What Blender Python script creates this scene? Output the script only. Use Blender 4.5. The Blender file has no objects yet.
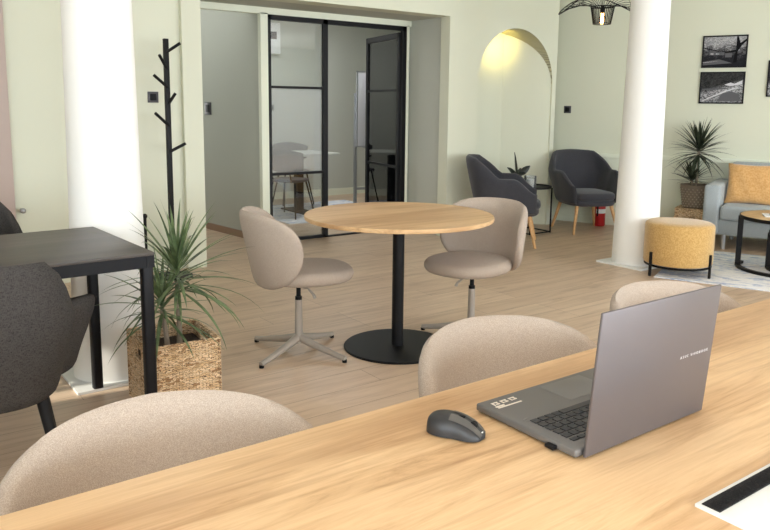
import bpy, bmesh, math, random
from mathutils import Vector, Matrix
random.seed(7)
PI = math.pi
R = math.radians
SC = bpy.context.scene
COL = SC.collection

# ------------------------------------------------------------------ materials
def srgb(c):
    return tuple(((v / 12.92) if v <= .04045 else ((v + .055) / 1.055) ** 2.4) for v in c) + (1,)

def C(r, g, b):
    return srgb((r / 255, g / 255, b / 255))

class NT:
    def __init__(s, name):
        s.m = bpy.data.materials.new(name); s.m.use_nodes = True
        s.t = s.m.node_tree; s.n = s.t.nodes; s.b = s.n['Principled BSDF']; s.o = s.n['Material Output']
    def add(s, typ, ins=None, **kw):
        nd = s.n.new(typ)
        for k, v in kw.items(): setattr(nd, k, v)
        for k, v in (ins or {}).items():
            if hasattr(v, 'links') or isinstance(v, bpy.types.NodeSocket): s.t.links.new(v, nd.inputs[k])
            else: nd.inputs[k].default_value = v
        return nd
    def link(s, a, b): s.t.links.new(a, b)
    def coord(s, scale=(1, 1, 1), rot=(0, 0, 0), loc=(0, 0, 0)):
        tc = s.add('ShaderNodeTexCoord')
        mp = s.add('ShaderNodeMapping', {'Vector': tc.outputs['Object'], 'Scale': scale, 'Rotation': rot, 'Location': loc})
        return mp.outputs['Vector']
    def noise(s, vec, scale, detail=3, rough=.5, dist=0):
        return s.add('ShaderNodeTexNoise', {'Vector': vec, 'Scale': scale, 'Detail': detail, 'Roughness': rough, 'Distortion': dist}).outputs['Fac']
    def ramp(s, fac, stops):
        r = s.add('ShaderNodeValToRGB', {'Fac': fac}); e = r.color_ramp.elements
        while len(e) < len(stops): e.new(.5)
        for el, (p, c) in zip(e, stops): el.position = p; el.color = c
        return r.outputs['Color']
    def mix(s, fac, a, b, mode='MIX'):
        m = s.add('ShaderNodeMix', data_type='RGBA', blend_type=mode)
        for i, v in ((0, fac), (6, a), (7, b)):
            if isinstance(v, bpy.types.NodeSocket): s.link(v, m.inputs[i])
            else: m.inputs[i].default_value = v
        return m.outputs[2]
    def bump(s, h, strength=.2, dist=.002):
        s.link(s.add('ShaderNodeBump', {'Height': h, 'Strength': strength, 'Distance': dist}).outputs['Normal'], s.b.inputs['Normal'])
    def base(s, c):
        if isinstance(c, bpy.types.NodeSocket): s.link(c, s.b.inputs['Base Color'])
        else: s.b.inputs['Base Color'].default_value = c
    def set(s, **k):
        for a, v in k.items(): s.b.inputs[a.replace('_', ' ')].default_value = v

def plain(name, c, rough=.5, metal=0, spec=.5, bump=None):
    t = NT(name); t.base(c); t.set(Roughness=rough, Metallic=metal); t.b.inputs['Specular IOR Level'].default_value = spec
    if bump: t.bump(t.noise(t.coord(), bump[0], 3), bump[1], bump[2])
    return t.m

def paint(name, c, var=.03):
    t = NT(name); v = t.coord()
    d = tuple(x * (1 - var) for x in c[:3]) + (1,)
    t.base(t.mix(t.noise(v, 1.3, 3), c, d)); t.set(Roughness=.75); t.b.inputs['Specular IOR Level'].default_value = .25
    t.bump(t.noise(v, 180, 3), .06, .001)
    return t.m

def oak(name, light, mid, dark, axis='x', rough=.42, k=1.0):
    t = NT(name)
    sc = (.55 * k, 5 * k, 5 * k) if axis == 'x' else (5 * k, .55 * k, 5 * k)
    fs = (2 * k, 70 * k, 70 * k) if axis == 'x' else (70 * k, 2 * k, 70 * k)
    n1 = t.noise(t.coord(sc), 3.0, 8, .66, 1.0)
    n2 = t.noise(t.coord(fs), 2.0, 4, .65)
    sl = (.22 * k, 1.5 * k, 1.5 * k) if axis == 'x' else (1.5 * k, .22 * k, 1.5 * k)
    n3 = t.noise(t.coord(sl, loc=(3.1, 1.7, 0)), 3.0, 3, .5, .6)
    c = t.ramp(n1, [(.30, dark), (.43, mid), (.56, light), (.74, mid)])
    c = t.mix(t.ramp(n3, [(.50, (0, 0, 0, 1)), (.68, (.75, .75, .75, 1))]), c, dark)
    c = t.mix(.24, c, t.ramp(n2, [(.3, dark), (.7, light)]))
    s4 = (1.3 * k, 30 * k, 30 * k) if axis == 'x' else (30 * k, 1.3 * k, 30 * k)
    n4 = t.noise(t.coord(s4, loc=(.7, 2.2, 0)), 1.5, 4, .6, .4)
    c = t.mix(t.ramp(n4, [(.54, (0, 0, 0, 1)), (.72, (.5, .5, .5, 1))]), c, dark)
    sk = (1.1 * k, 2.2 * k, 2.2 * k) if axis == 'x' else (2.2 * k, 1.1 * k, 2.2 * k)
    kn = t.add('ShaderNodeTexVoronoi', {'Vector': t.coord(sk, loc=(.4, .25, 0)), 'Scale': 1.0})
    kd = t.ramp(kn.outputs['Distance'], [(.0, (.5, .5, .5, 1)), (.09, (0, 0, 0, 1))])
    c = t.mix(kd, c, tuple(x * .55 for x in dark[:3]) + (1,))
    t.base(c); t.set(Roughness=rough); t.b.inputs['Specular IOR Level'].default_value = .35
    t.bump(n2, .05, .001)
    return t.m

def floor_mat():
    t = NT('floor_laminate'); v = t.coord()
    br = t.add('ShaderNodeTexBrick', {'Vector': v, 'Scale': 1.0, 'Color1': (.0, .0, .0, 1), 'Color2': (1, 1, 1, 1), 'Mortar': (.5, .5, .5, 1),
               'Mortar Size': .0016, 'Mortar Smooth': .2, 'Bias': 0.0, 'Brick Width': 1.28, 'Row Height': .192}, offset=.37, offset_frequency=3)
    n1 = t.noise(t.coord((.8, 9, 1)), 2.0, 5, .62, 1.0)
    n2 = t.noise(t.coord((3, 110, 1)), 1.6, 2, .6)
    c = t.ramp(n1, [(.28, C(162, 138, 116)), (.45, C(198, 174, 150)), (.6, C(214, 191, 167)), (.8, C(196, 172, 148))])
    c = t.mix(.13, c, t.ramp(n2, [(.3, C(138, 112, 90)), (.7, C(212, 190, 165))]))
    c = t.mix(.26, c, t.mix(br.outputs['Color'], C(168, 140, 114), C(208, 184, 158)))
    kn = t.add('ShaderNodeTexVoronoi', {'Vector': t.coord((1.1, 3.6, 1)), 'Scale': 1.0})
    c = t.mix(t.ramp(kn.outputs['Distance'], [(.0, (.55, .55, .55, 1)), (.10, (0, 0, 0, 1))]), c, C(120, 92, 70))
    c = t.mix(t.ramp(br.outputs['Fac'], [(0, (0, 0, 0, 1)), (1, (.75, .75, .75, 1))]), c, C(104, 82, 64))
    t.base(c); t.set(Roughness=.36); t.b.inputs['Specular IOR Level'].default_value = .45
    t.bump(n2, .05, .001)
    return t.m

def fabric(name, a, b, scale=350, rough=.95, bump=.25, sheen=.2):
    t = NT(name); v = t.coord()
    n = t.noise(v, scale, 2, .7)
    n2 = t.noise(v, scale * .22, 2, .5)
    c = t.mix(t.ramp(n, [(.38, (0, 0, 0, 1)), (.62, (1, 1, 1, 1))]), a, b)
    c = t.mix(t.ramp(n2, [(.3, (.25, .25, .25, 1)), (.7, (0, 0, 0, 1))]), c, a)
    t.base(c); t.set(Roughness=rough); t.b.inputs['Specular IOR Level'].default_value = .15
    t.b.inputs['Sheen Weight'].default_value = sheen
    t.bump(n, bump, .002)
    return t.m

def weave_fabric(name, a, b, scale=240):
    t = NT(name); v = t.coord()
    h = t.noise(t.coord((scale * .12, scale * .12, scale)), 1.0, 2, .6)
    w = t.noise(t.coord((scale, scale, scale * .12)), 1.0, 2, .6)
    f = t.add('ShaderNodeMath', {0: h, 1: w}, operation='ADD').outputs[0]
    t.base(t.mix(t.ramp(f, [(.82, (0, 0, 0, 1)), (1.2, (1, 1, 1, 1))]), a, b))
    t.set(Roughness=.95); t.b.inputs['Specular IOR Level'].default_value = .12
    t.bump(f, .3, .002)
    return t.m

def basket_mat(name, k=1.0):
    t = NT(name)
    tc = t.add('ShaderNodeTexCoord'); sp = t.add('ShaderNodeSeparateXYZ', {0: tc.outputs['Object']})
    ad = t.add('ShaderNodeMath', {0: sp.outputs[0], 1: sp.outputs[1]}, operation='ADD').outputs[0]
    nz = t.noise(tc.outputs['Object'], 34, 3, .6)
    zz = t.add('ShaderNodeMath', {0: nz, 1: .045, 2: sp.outputs[2]}, operation='MULTIPLY_ADD').outputs[0]
    cv = t.add('ShaderNodeCombineXYZ', {0: ad, 1: zz, 2: 0.0})
    br = t.add('ShaderNodeTexBrick', {'Vector': cv.outputs[0], 'Scale': k, 'Color1': (0, 0, 0, 1), 'Color2': (1, 1, 1, 1), 'Mortar': (.5, .5, .5, 1),
               'Mortar Size': .0011, 'Mortar Smooth': .6, 'Bias': 0, 'Brick Width': .030, 'Row Height': .0085}, offset=.5)
    st = t.noise(t.coord((30, 30, 220)), 1, 2, .6)
    c = t.ramp(br.outputs['Color'], [(.0, C(150, 106, 66)), (.2, C(226, 192, 148)), (.6, C(243, 218, 182)), (1, C(222, 186, 142))])
    c = t.mix(t.ramp(st, [(.34, (.75, .75, .75, 1)), (.46, (0, 0, 0, 1))]), c, C(120, 80, 48))
    c = t.mix(br.outputs['Fac'], c, C(92, 62, 38))
    t.base(c); t.set(Roughness=.7)
    inv = t.add('ShaderNodeMath', {0: 1.0, 1: br.outputs['Fac']}, operation='SUBTRACT').outputs[0]
    t.bump(inv, .7, .004)
    return t.m

def rug_mat():
    t = NT('rug_distressed'); v = t.coord()
    a = t.noise(t.coord((1.2, 3.0, 1)), 3.2, 6, .7, .8)
    b = t.noise(v, 22, 4, .7)
    c = t.ramp(a, [(.32, C(120, 142, 190)), (.44, C(178, 192, 218)), (.54, C(236, 238, 242)), (.7, C(222, 225, 232))])
    c = t.mix(t.ramp(b, [(.42, (0, 0, 0, 1)), (.62, (.65, .65, .65, 1))]), c, C(242, 242, 242))
    t.base(c); t.set(Roughness=1); t.bump(b, .3, .004)
    return t.m

def photo_mat(name, kind):
    # generic black-and-white landscape print: tones vary over the print's own plane (object X across, Z up)
    t = NT(name)
    tc = t.add('ShaderNodeTexCoord'); sp = t.add('ShaderNodeSeparateXYZ', {0: tc.outputs['Object']})
    n = t.noise(t.coord((1, 1, 1)), 26, 6, .75, .6)
    n2 = t.noise(t.coord((1, 1, 2.2)), 60, 4, .8)
    if kind == 0:
        zz = t.add('ShaderNodeMath', {0: sp.outputs[2], 1: 2.6, 2: .38}, operation='MULTIPLY_ADD').outputs[0]
        f = t.add('ShaderNodeMath', {0: n, 1: 1.1, 2: zz}, operation='MULTIPLY_ADD').outputs[0]
        f = t.add('ShaderNodeMath', {0: f, 1: .55}, operation='SUBTRACT').outputs[0]
        c = t.ramp(f, [(.22, (.012, .012, .016, 1)), (.42, (.12, .12, .13, 1)), (.6, (.5, .5, .52, 1))])
        c = t.mix(t.ramp(n2, [(.46, (.6, .6, .6, 1)), (.56, (0, 0, 0, 1))]), c, (.02, .02, .025, 1))
    else:
        x = t.add('ShaderNodeMath', {0: sp.outputs[0], 1: -.28, 2: sp.outputs[2]}, operation='MULTIPLY_ADD').outputs[0]
        band = t.ramp(t.add('ShaderNodeMath', {0: x, 1: 3.2, 2: .5}, operation='MULTIPLY_ADD').outputs[0],
                      [(.12, (.5, .5, .5, 1)), (.42, (.75, .75, .75, 1)), (.5, (.35, .35, .35, 1)), (.62, (.05, .05, .05, 1))])
        c = t.mix(1.0, band, t.ramp(n2, [(.40, (.02, .02, .025, 1)), (.62, (.95, .95, 1, 1))]), 'MULTIPLY')
        c = t.mix(.1, c, t.ramp(n, [(.4, (0, 0, 0, 1)), (.7, (.4, .4, .4, 1))]))
    t.base(c); t.set(Roughness=.6); t.b.inputs['Specular IOR Level'].default_value = .1
    return t.m

def glass(name, tint=(.93, .95, .96, 1), frost=0.0, spec=.10, frost_col=(.8, .82, .84, 1)):
    t = NT(name); t.n.remove(t.b)
    tr = t.add('ShaderNodeBsdfTransparent', {'Color': tint})
    gl = t.add('ShaderNodeBsdfGlossy', {'Color': (1, 1, 1, 1), 'Roughness': .02})
    fr = t.add('ShaderNodeFresnel', {'IOR': 1.45})
    ml = t.add('ShaderNodeMath', {0: fr.outputs[0], 1: 1.0, 2: spec * .3}, operation='MULTIPLY_ADD')
    first = tr.outputs[0]
    if frost:
        tl = t.add('ShaderNodeBsdfTranslucent', {'Color': frost_col}); df = t.add('ShaderNodeBsdfDiffuse', {'Color': frost_col})
        dd = t.add('ShaderNodeMixShader', {0: .55, 1: tl.outputs[0], 2: df.outputs[0]})
        first = t.add('ShaderNodeMixShader', {0: frost, 1: tr.outputs[0], 2: dd.outputs[0]}).outputs[0]
    mx = t.add('ShaderNodeMixShader', {0: ml.outputs[0], 1: first, 2: gl.outputs[0]})
    t.link(mx.outputs[0], t.o.inputs['Surface'])
    return t.m

def emit(name, c, s):
    t = NT(name); t.b.inputs['Emission Color'].default_value = c; t.b.inputs['Emission Strength'].default_value = s
    t.base(c); return t.m

M = {}
M['wall'] = paint('sage_paint', C(219, 221, 203))
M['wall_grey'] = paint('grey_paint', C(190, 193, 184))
M['wall_white'] = paint('white_paint', C(236, 236, 230))
M['column'] = paint('column_paint', C(243, 243, 240), .01)
M['ceiling'] = paint('ceiling_paint', C(244, 244, 240), .01)
M['trim'] = plain('white_trim', C(228, 232, 214), .5)
M['skirt'] = plain('brown_skirting', C(150, 122, 100), .5)
M['floor'] = floor_mat()
M['oak'] = oak('oak_tabletop', C(236, 202, 158), C(220, 183, 138), C(174, 131, 91))
M['oak_round'] = oak('oak_round_top', C(214, 180, 136), C(200, 164, 120), C(168, 128, 88))
M['oak_small'] = oak('pale_oak', C(222, 190, 142), C(208, 172, 122), C(186, 148, 100), k=2)
M['wood_leg'] = oak('beech_leg', C(214, 172, 122), C(202, 158, 108), C(186, 140, 92), k=3)
M['black'] = plain('black_metal', C(17, 17, 19), .5, 0, .22)
M['blackdesk'] = oak('black_ash_top', C(82, 76, 71), C(72, 66, 62), C(52, 48, 46))
M['blackgloss'] = plain('black_steel_frame', C(14, 14, 18), .45, 0, .25)
M['taupe'] = plain('taupe_metal', C(160, 152, 143), .4, .1)
M['beige'] = fabric('beige_melange', C(153, 140, 129), C(186, 172, 158), 520, .95, .15, .1)
M['dark'] = weave_fabric('charcoal_weave', C(42, 40, 40), C(72, 69, 67), 700)
M['slate'] = fabric('slate_felt', C(52, 52, 57), C(72, 72, 78), 260)
M['sofa'] = fabric('light_grey_upholstery', C(150, 158, 162), C(178, 184, 187), 200)
M['mustard'] = fabric('mustard_velvet', C(184, 146, 86), C(208, 172, 112), 90, .9, .2, .4)
M['orange'] = fabric('amber_velvet', C(204, 154, 94), C(222, 178, 122), 60, .9, .25, .4)
M['basket'] = basket_mat('woven_hyacinth')
M['rug'] = rug_mat()
M['leaf'] = None
def leafmat(name, a, b, rough=.4):
    t = NT(name); v = t.coord()
    t.base(t.mix(t.ramp(t.noise(v, 14, 3), [(.35, (0, 0, 0, 1)), (.65, (1, 1, 1, 1))]), a, b)); t.set(Roughness=rough)
    return t.m
M['leaf'] = leafmat('dracaena_leaf', C(54, 74, 44), C(116, 134, 92))
M['leaf_dark'] = leafmat('dark_dracaena_leaf', C(34, 42, 32), C(70, 78, 58))
M['leaf_black'] = leafmat('rubber_leaf', C(18, 24, 20), C(34, 40, 34), .3)
M['bark'] = plain('grey_bark', C(150, 138, 122), .9, bump=(60, .8, .006))
M['soil'] = plain('dark_soil', C(56, 44, 36), 1, bump=(80, 1, .01))
M['laptop'] = plain('gunmetal', C(106, 101, 103), .42, .5)
M['laptop_deck'] = plain('gunmetal_deck', C(112, 110, 108), .5, .45)
M['touchpad'] = plain('touchpad_grey', C(116, 114, 112), .42, .45)
M['key'] = plain('black_keycap', C(40, 40, 43), .5)
M['keywell'] = plain('key_well', C(86, 84, 83), .5, .4)
M['screen'] = plain('dark_screen', C(12, 12, 14), .2)
M['lettering'] = plain('silver_lettering', C(225, 225, 228), .3, .3)
M['sticker'] = plain('pale_sticker_print', C(226, 214, 200), .6)
M['mouse'] = plain('black_plastic', C(40, 40, 41), .42)
M['mouse_btn'] = plain('grey_plastic', C(86, 83, 79), .4, .15)
M['white'] = plain('white_laminate', C(228, 230, 228), .4)
M['brush'] = plain('black_bristle', C(28, 27, 28), .9, bump=(300, 1, .004))
M['glass'] = glass('clear_glass', (.86, .88, .88, 1))
M['glass_door'] = glass('smoked_glass', (.62, .64, .65, 1))
M['frost'] = glass('frosted_glass', (.9, .92, .93, 1), .22)
M['jar'] = glass('jar_glass', (.97, .98, .98, 1), .25, 0.0)
M['red'] = plain('red_enamel', C(178, 26, 34), .35)
M['switch'] = plain('anthracite_plastic', C(62, 60, 66), .4)
M['wax'] = plain('candle_wax', C(238, 236, 228), .6)
M['pot'] = plain('taupe_ceramic', C(128, 114, 100), .6)
M['potdot'] = plain('pale_glaze', C(176, 164, 148), .6)
M['door'] = plain('pinkish_wood', C(182, 164, 156), .55, bump=(30, .1, .002))
M['bulb'] = emit('warm_filament', (1, .66, .30, 1), 22)
M['bulbglass'] = glass('amber_bulb_glass', (1, .86, .62, 1))
M['whiteboard'] = plain('whiteboard_enamel', C(222, 224, 230), .25)
M['alu'] = plain('aluminium', C(170, 172, 176), .35, .8)
M['paper'] = plain('white_paper', C(238, 238, 240), .6)
M['soffit'] = None
for n_, c_ in (('ink', C(14, 14, 17)), ('ink_mid', C(96, 96, 100)), ('ink_light', C(206, 206, 212))): M[n_] = plain(n_ + '_print', c_, .6, 0, .1)
def ribbed():
    t = NT('ribbed_soffit')
    v = t.coord((1, 1, 1))
    w = t.add('ShaderNodeTexWave', {'Vector': v, 'Scale': 26.0, 'Distortion': 0.0}, wave_type='BANDS', bands_direction='X').outputs['Fac']
    t.base(t.mix(t.ramp(w, [(.35, (0, 0, 0, 1)), (.6, (1, 1, 1, 1))]), C(158, 154, 132), C(200, 196, 172))); t.set(Roughness=.8)
    t.bump(w, .6, .01)
    return t.m
M['soffit'] = ribbed()

# ------------------------------------------------------------------ mesh helpers
class MB:
    def __init__(s): s.bm = bmesh.new()
    def box(s, c, d, rz=0, bev=0, seg=2, mat=None):
        m = Matrix.Translation(c) @ (mat if mat is not None else Matrix.Rotation(rz, 4, 'Z')) @ Matrix.Diagonal((d[0], d[1], d[2], 1))
        r = bmesh.ops.create_cube(s.bm, size=1, matrix=m)
        if bev:
            es = list({e for v in r['verts'] for e in v.link_edges})
            bmesh.ops.bevel(s.bm, geom=es, offset=bev, segments=seg, profile=.5, affect='EDGES')
        return s
    def cone(s, p0, p1, r0, r1=None, seg=20):
        p0, p1 = Vector(p0), Vector(p1); r1 = r0 if r1 is None else r1
        d = p1 - p0; q = d.to_track_quat('Z', 'Y').to_matrix().to_4x4()
        bmesh.ops.create_cone(s.bm, cap_ends=True, segments=seg, radius1=r0, radius2=r1, depth=d.length,
                              matrix=Matrix.Translation((p0 + p1) / 2) @ q)
        return s
    def grid(s, pts, cu=False, cv=False):
        nu, nv = len(pts), len(pts[0])
        vs = [[s.bm.verts.new(p) for p in row] for row in pts]
        for i in range(nu if cu else nu - 1):
            for j in range(nv if cv else nv - 1):
                try: s.bm.faces.new((vs[i][j], vs[(i + 1) % nu][j], vs[(i + 1) % nu][(j + 1) % nv], vs[i][(j + 1) % nv]))
                except ValueError: pass
        return vs
    def lathe(s, prof, c=(0, 0, 0), seg=40, sx=1, sy=1):
        s.grid([[(c[0] + sx * r * math.cos(2 * PI * k / seg), c[1] + sy * r * math.sin(2 * PI * k / seg), c[2] + z) for k in range(seg)] for r, z in prof], cv=True)
        return s
    def tube(s, pts, r, seg=8, closed=False):
        pts = [Vector(p) for p in pts]; n = len(pts); rows = []
        up = None
        for i, p in enumerate(pts):
            a = pts[(i - 1) % n] if (closed or i > 0) else p
            b = pts[(i + 1) % n] if (closed or i < n - 1) else p
            t = (b - a).normalized()
            if up is None: up = t.orthogonal().normalized()
            up = (up - t * up.dot(t)).normalized(); w = t.cross(up)
            rr = r[i] if isinstance(r, (list, tuple)) else r
            rows.append([p + (up * math.cos(2 * PI * k / seg) + w * math.sin(2 * PI * k / seg)) * rr for k in range(seg)])
        vs = s.grid(rows, cu=closed, cv=True)
        if not closed:
            for e in (vs[0], vs[-1]):
                try: s.bm.faces.new(e)
                except ValueError: pass
        return s
    def poly(s, pts):
        s.bm.faces.new([s.bm.verts.new(p) for p in pts]); return s
    def prism(s, pts2, z0, z1):
        a = [s.bm.verts.new((x, y, z0)) for x, y in pts2]; b = [s.bm.verts.new((x, y, z1)) for x, y in pts2]
        n = len(a); s.bm.faces.new(a[::-1]); s.bm.faces.new(b)
        for i in range(n): s.bm.faces.new((a[i], a[(i + 1) % n], b[(i + 1) % n], b[i]))
        return s
    def sphere(s, c, r, sx=1, sy=1, sz=1, u=24, v=14):
        bmesh.ops.create_uvsphere(s.bm, u_segments=u, v_segments=v, radius=r, matrix=Matrix.Translation(c) @ Matrix.Diagonal((sx, sy, sz, 1)))
        return s
    def build(s, name, mat, parent=None, smooth=35, loc=(0, 0, 0), rot=(0, 0, 0), weld=1e-5):
        bmesh.ops.remove_doubles(s.bm, verts=s.bm.verts, dist=weld)
        bmesh.ops.recalc_face_normals(s.bm, faces=s.bm.faces)
        me = bpy.data.meshes.new(name); s.bm.to_mesh(me); s.bm.free()
        if smooth:
            me.polygons.foreach_set('use_smooth', [True] * len(me.polygons)); me.set_sharp_from_angle(angle=R(smooth))
        me.materials.append(mat)
        o = bpy.data.objects.new(name, me); COL.objects.link(o); o.location = loc; o.rotation_euler = rot
        if parent: o.parent = parent
        return o

def thing(name, label, cat, loc=(0, 0, 0), rz=0, group=None):
    o = bpy.data.objects.new(name, None); COL.objects.link(o); o.empty_display_size = .1
    o.location = loc; o.rotation_euler = (0, 0, rz); o['label'] = label; o['category'] = cat
    if group: o['group'] = group
    return o
def tag(o, label, cat, group=None):
    o['label'] = label; o['category'] = cat
    if group: o['group'] = group
    return o
def struct(o):
    o['kind'] = 'structure'; return o
def dup(root, loc, rz, label, group=None, leg_turn=0):
    r = root.copy(); COL.objects.link(r); r.location = loc; r.rotation_euler = (0, 0, rz); r['label'] = label
    if group: r['group'] = group
    for ch in list(root.children):
        c = ch.copy(); COL.objects.link(c); c.parent = r
        if leg_turn and c.name.startswith('leg'): c.rotation_euler.z += leg_turn
        for g in list(ch.children):
            d = g.copy(); COL.objects.link(d); d.parent = c
    return r

def spow(x, p): return math.copysign(abs(x) ** p, x)

def bent_shell(mb, path, top, bot, lean, T, ns=40, nt=18, ends=True, ws=None):
    """closed upholstered shell: path(s)->(x,y,nx,ny) in plan, s in -1..1; top/bot heights; lean(s,z) pushes outward"""
    outs, inns = [], []
    for i in range(ns + 1):
        s = -math.cos(PI * i / ns)
        s = .5 * s + .5 * (2 * i / ns - 1)
        ro, ri = [], []
        for j in range(nt + 1):
            v = j / nt; v = .5 * v + .5 * (.5 - .5 * math.cos(PI * v))
            z = bot(s) + (top(s) - bot(s)) * v
            x, y, nx, ny = path(s)
            l = lean(s, z); x += nx * l; y += ny * l
            e = (max(0, 1 - abs(s) ** 14) ** .5 if ends else 1) * max(0, 1 - abs(2 * v - 1) ** 8) ** .5
            h = T / 2 * e
            if ws: x *= ws(z, y)
            ro.append((x + nx * h, y + ny * h, z)); ri.append((x - nx * h, y - ny * h, z))
        outs.append(ro); inns.append(ri)
    mb.grid(outs); mb.grid(inns)
    return mb

def pad(mb, ax, ay, z0, z1, n=2.5, edge=.35, nu=48, dome=.0, c=(0, 0)):
    """cushion with a super-elliptic outline and rounded edges"""
    rows = []
    K = 10
    prof = []
    h = (z1 - z0) / 2; zm = (z0 + z1) / 2
    for k in range(K + 1):
        a = -PI / 2 + PI * k / K
        prof.append((1 - edge * h / min(ax, ay) * (1 - math.cos(a)) * 1.0, zm + h * math.sin(a)))
    prof = [(0.001, z0), (.5, z0)] + prof + [(.75, z1 + dome * .45), (.5, z1 + dome * .8), (.25, z1 + dome * .97), (.001, z1 + dome)]
    for f, z in prof:
        rows.append([(c[0] + f * ax * spow(math.cos(2 * PI * k / nu), 2 / n), c[1] + f * ay * spow(math.sin(2 * PI * k / nu), 2 / n), z) for k in range(nu)])
    mb.grid(rows, cv=True)
    return mb

# ------------------------------------------------------------------ camera
H = 1.366
cam = bpy.data.cameras.new('camera'); co = bpy.data.objects.new('camera', cam); COL.objects.link(co); SC.camera = co
F, X0, Y0, PIT, ROL, YAW = 743.012, 387.1065, 219.1932, .153361684, .0119230771, .632410608
cam.sensor_width = 36; cam.lens = F * 36 / 770; cam.clip_start = .02; cam.clip_end = 100
cam.shift_x = -(X0 - 385) / 770; cam.shift_y = (Y0 - 265) / 770
cp, sp, cr, sr, cy, sy = math.cos(PIT), math.sin(PIT), math.cos(ROL), math.sin(ROL), math.cos(YAW), math.sin(YAW)
Bm = Matrix(((1, 0, 0), (0, 0, -1), (0, 1, 0))); Pm = Matrix(((1, 0, 0), (0, cp, -sp), (0, sp, cp)))
Rm = Matrix(((cr, -sr, 0), (sr, cr, 0), (0, 0, 1))); Wm = Matrix(((cy, -sy, 0), (sy, cy, 0), (0, 0, 1)))
Mc = Rm @ Pm @ Bm @ Wm
rot = Matrix((Mc[0], -Mc[1], -Mc[2])).transposed()
co.matrix_world = Matrix.Translation((0, 0, H)) @ rot.to_4x4()

# ------------------------------------------------------------------ room shell
D = Vector((.383, -.924, 0)).normalized(); N = Vector((-.924, -.383, 0)).normalized()   # right wall: along, into room
WB = Vector((7.15, 5.55, 0))
CZ = 2.78
def wpt(a, off=0, z=0):
    p = WB + D * a + N * off; return Vector((p.x, p.y, z))
RZ = math.atan2(D.y, D.x)

struct(MB().box((4, 2.5, -.05), (16, 15.5, .1)).build('floor', M['floor']))
struct(MB().box((4, 2.5, CZ + .05), (16, 15.5, .1)).build('ceiling', M['ceiling']))
# front wall: left part, pilaster, lintel over recess, niche wall with arch
FY = 5.81
w = MB(); w.box((-.385, FY + .2, CZ / 2), (5.23, .3, CZ)); w.box((2.31, FY + .12, CZ / 2), (.16, .24, CZ))
w.box((3.701, FY + .10, (2.245 + CZ) / 2), (2.622, .2, CZ - 2.245))
struct(w.build('wall_front_left', M['wall'], smooth=0))
w = MB()
NX0, NX1, NZ = 5.41, 6.555, 1.615; NR = (NX1 - NX0) / 2; NC = (NX0 + NX1) / 2; NZ = 2.19 - NR
w.box(((5.012 + NX0) / 2, FY + .07, CZ / 2), (NX0 - 5.012, .14, CZ))
w.box((5.23, FY + .4, CZ / 2), (.36, .52, CZ))
w.box(((NX1 + 6.62) / 2, FY + .03, CZ / 2), (6.62 - NX1, .06, CZ)); w.box((6.6, FY + .5, CZ / 2), (.04, .9, CZ))
K = 32
arc = [(NC - NR * math.cos(PI * k / K), NZ + NR * math.sin(PI * k / K)) for k in range(K + 1)]
for k in range(K):
    (xa, za), (xb, zb) = arc[k], arc[k + 1]
    w.poly([(xa, FY, za), (xb, FY, zb), (xb, FY, CZ), (xa, FY, CZ)])
# niche back: slanted leaf running back from the right jamb, then a flat leaf
w.poly([(NX1, FY + .02, 0), (6.15, FY + .38, 0), (6.15, FY + .38, CZ), (NX1, FY + .02, CZ)])
w.poly([(6.15, FY + .38, 0), (5.3, FY + .38, 0), (5.3, FY + .38, CZ), (6.15, FY + .38, CZ)])
struct(w.build('wall_front_right', M['wall'], smooth=0))
s_ = MB(); rows = []
for k in range(K + 1):
    x, z = arc[k]
    yb = FY + .38 if x < 6.15 else FY + .02 + (NX1 - x) / (NX1 - 6.15) * .36
    rows.append([(x, FY + .001, z), (x, yb, z)])
s_.grid(rows)
struct(s_.build('trim_1', M['soffit'], smooth=60))
# skirting along the niche wall
struct(MB().box((5.2, FY - .008, .04), (.40, .016, .08)).build('baseboard_front', M['trim']))
# recess: soffit, reveals
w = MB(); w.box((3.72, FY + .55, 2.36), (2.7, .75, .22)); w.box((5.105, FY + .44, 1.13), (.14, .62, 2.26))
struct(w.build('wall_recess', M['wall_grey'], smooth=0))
# frame of the partition: header and post in pale green
w = MB(); w.box((3.72, 6.50, 2.225), (2.68, .06, .07)); w.box((3.285, 6.50, 1.1), (.075, .06, 2.2)); w.box((4.995, 6.50, 1.1), (.034, .06, 2.2))
struct(w.build('trim_2', M['trim'], smooth=0))
# corridor wall seen left of the post, its skirting
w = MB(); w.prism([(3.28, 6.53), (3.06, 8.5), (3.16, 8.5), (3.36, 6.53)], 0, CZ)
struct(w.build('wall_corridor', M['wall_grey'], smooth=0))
w = MB(); w.prism([(3.265, 6.55), (3.045, 8.5), (3.06, 8.5), (3.28, 6.55)], 0, .07)
struct(w.build('baseboard_corridor', M['skirt'], smooth=0))
w = MB(); w.box((2.3, 9.75, CZ / 2), (1.8, .1, CZ)); w.box((2.2, 7.9, CZ / 2), (.1, 3.8, CZ))
struct(w.build('wall_corridor_end', M['wall_grey'], smooth=0))
# meeting room behind the glass
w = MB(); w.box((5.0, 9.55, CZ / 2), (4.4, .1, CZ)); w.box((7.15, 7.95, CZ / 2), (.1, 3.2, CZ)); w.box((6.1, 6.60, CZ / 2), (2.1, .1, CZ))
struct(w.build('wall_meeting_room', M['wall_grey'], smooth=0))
struct(MB().box((5.0, 9.49, .05), (4.3, .02, .1)).build('baseboard_meeting_room', M['trim'], smooth=0))
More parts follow.
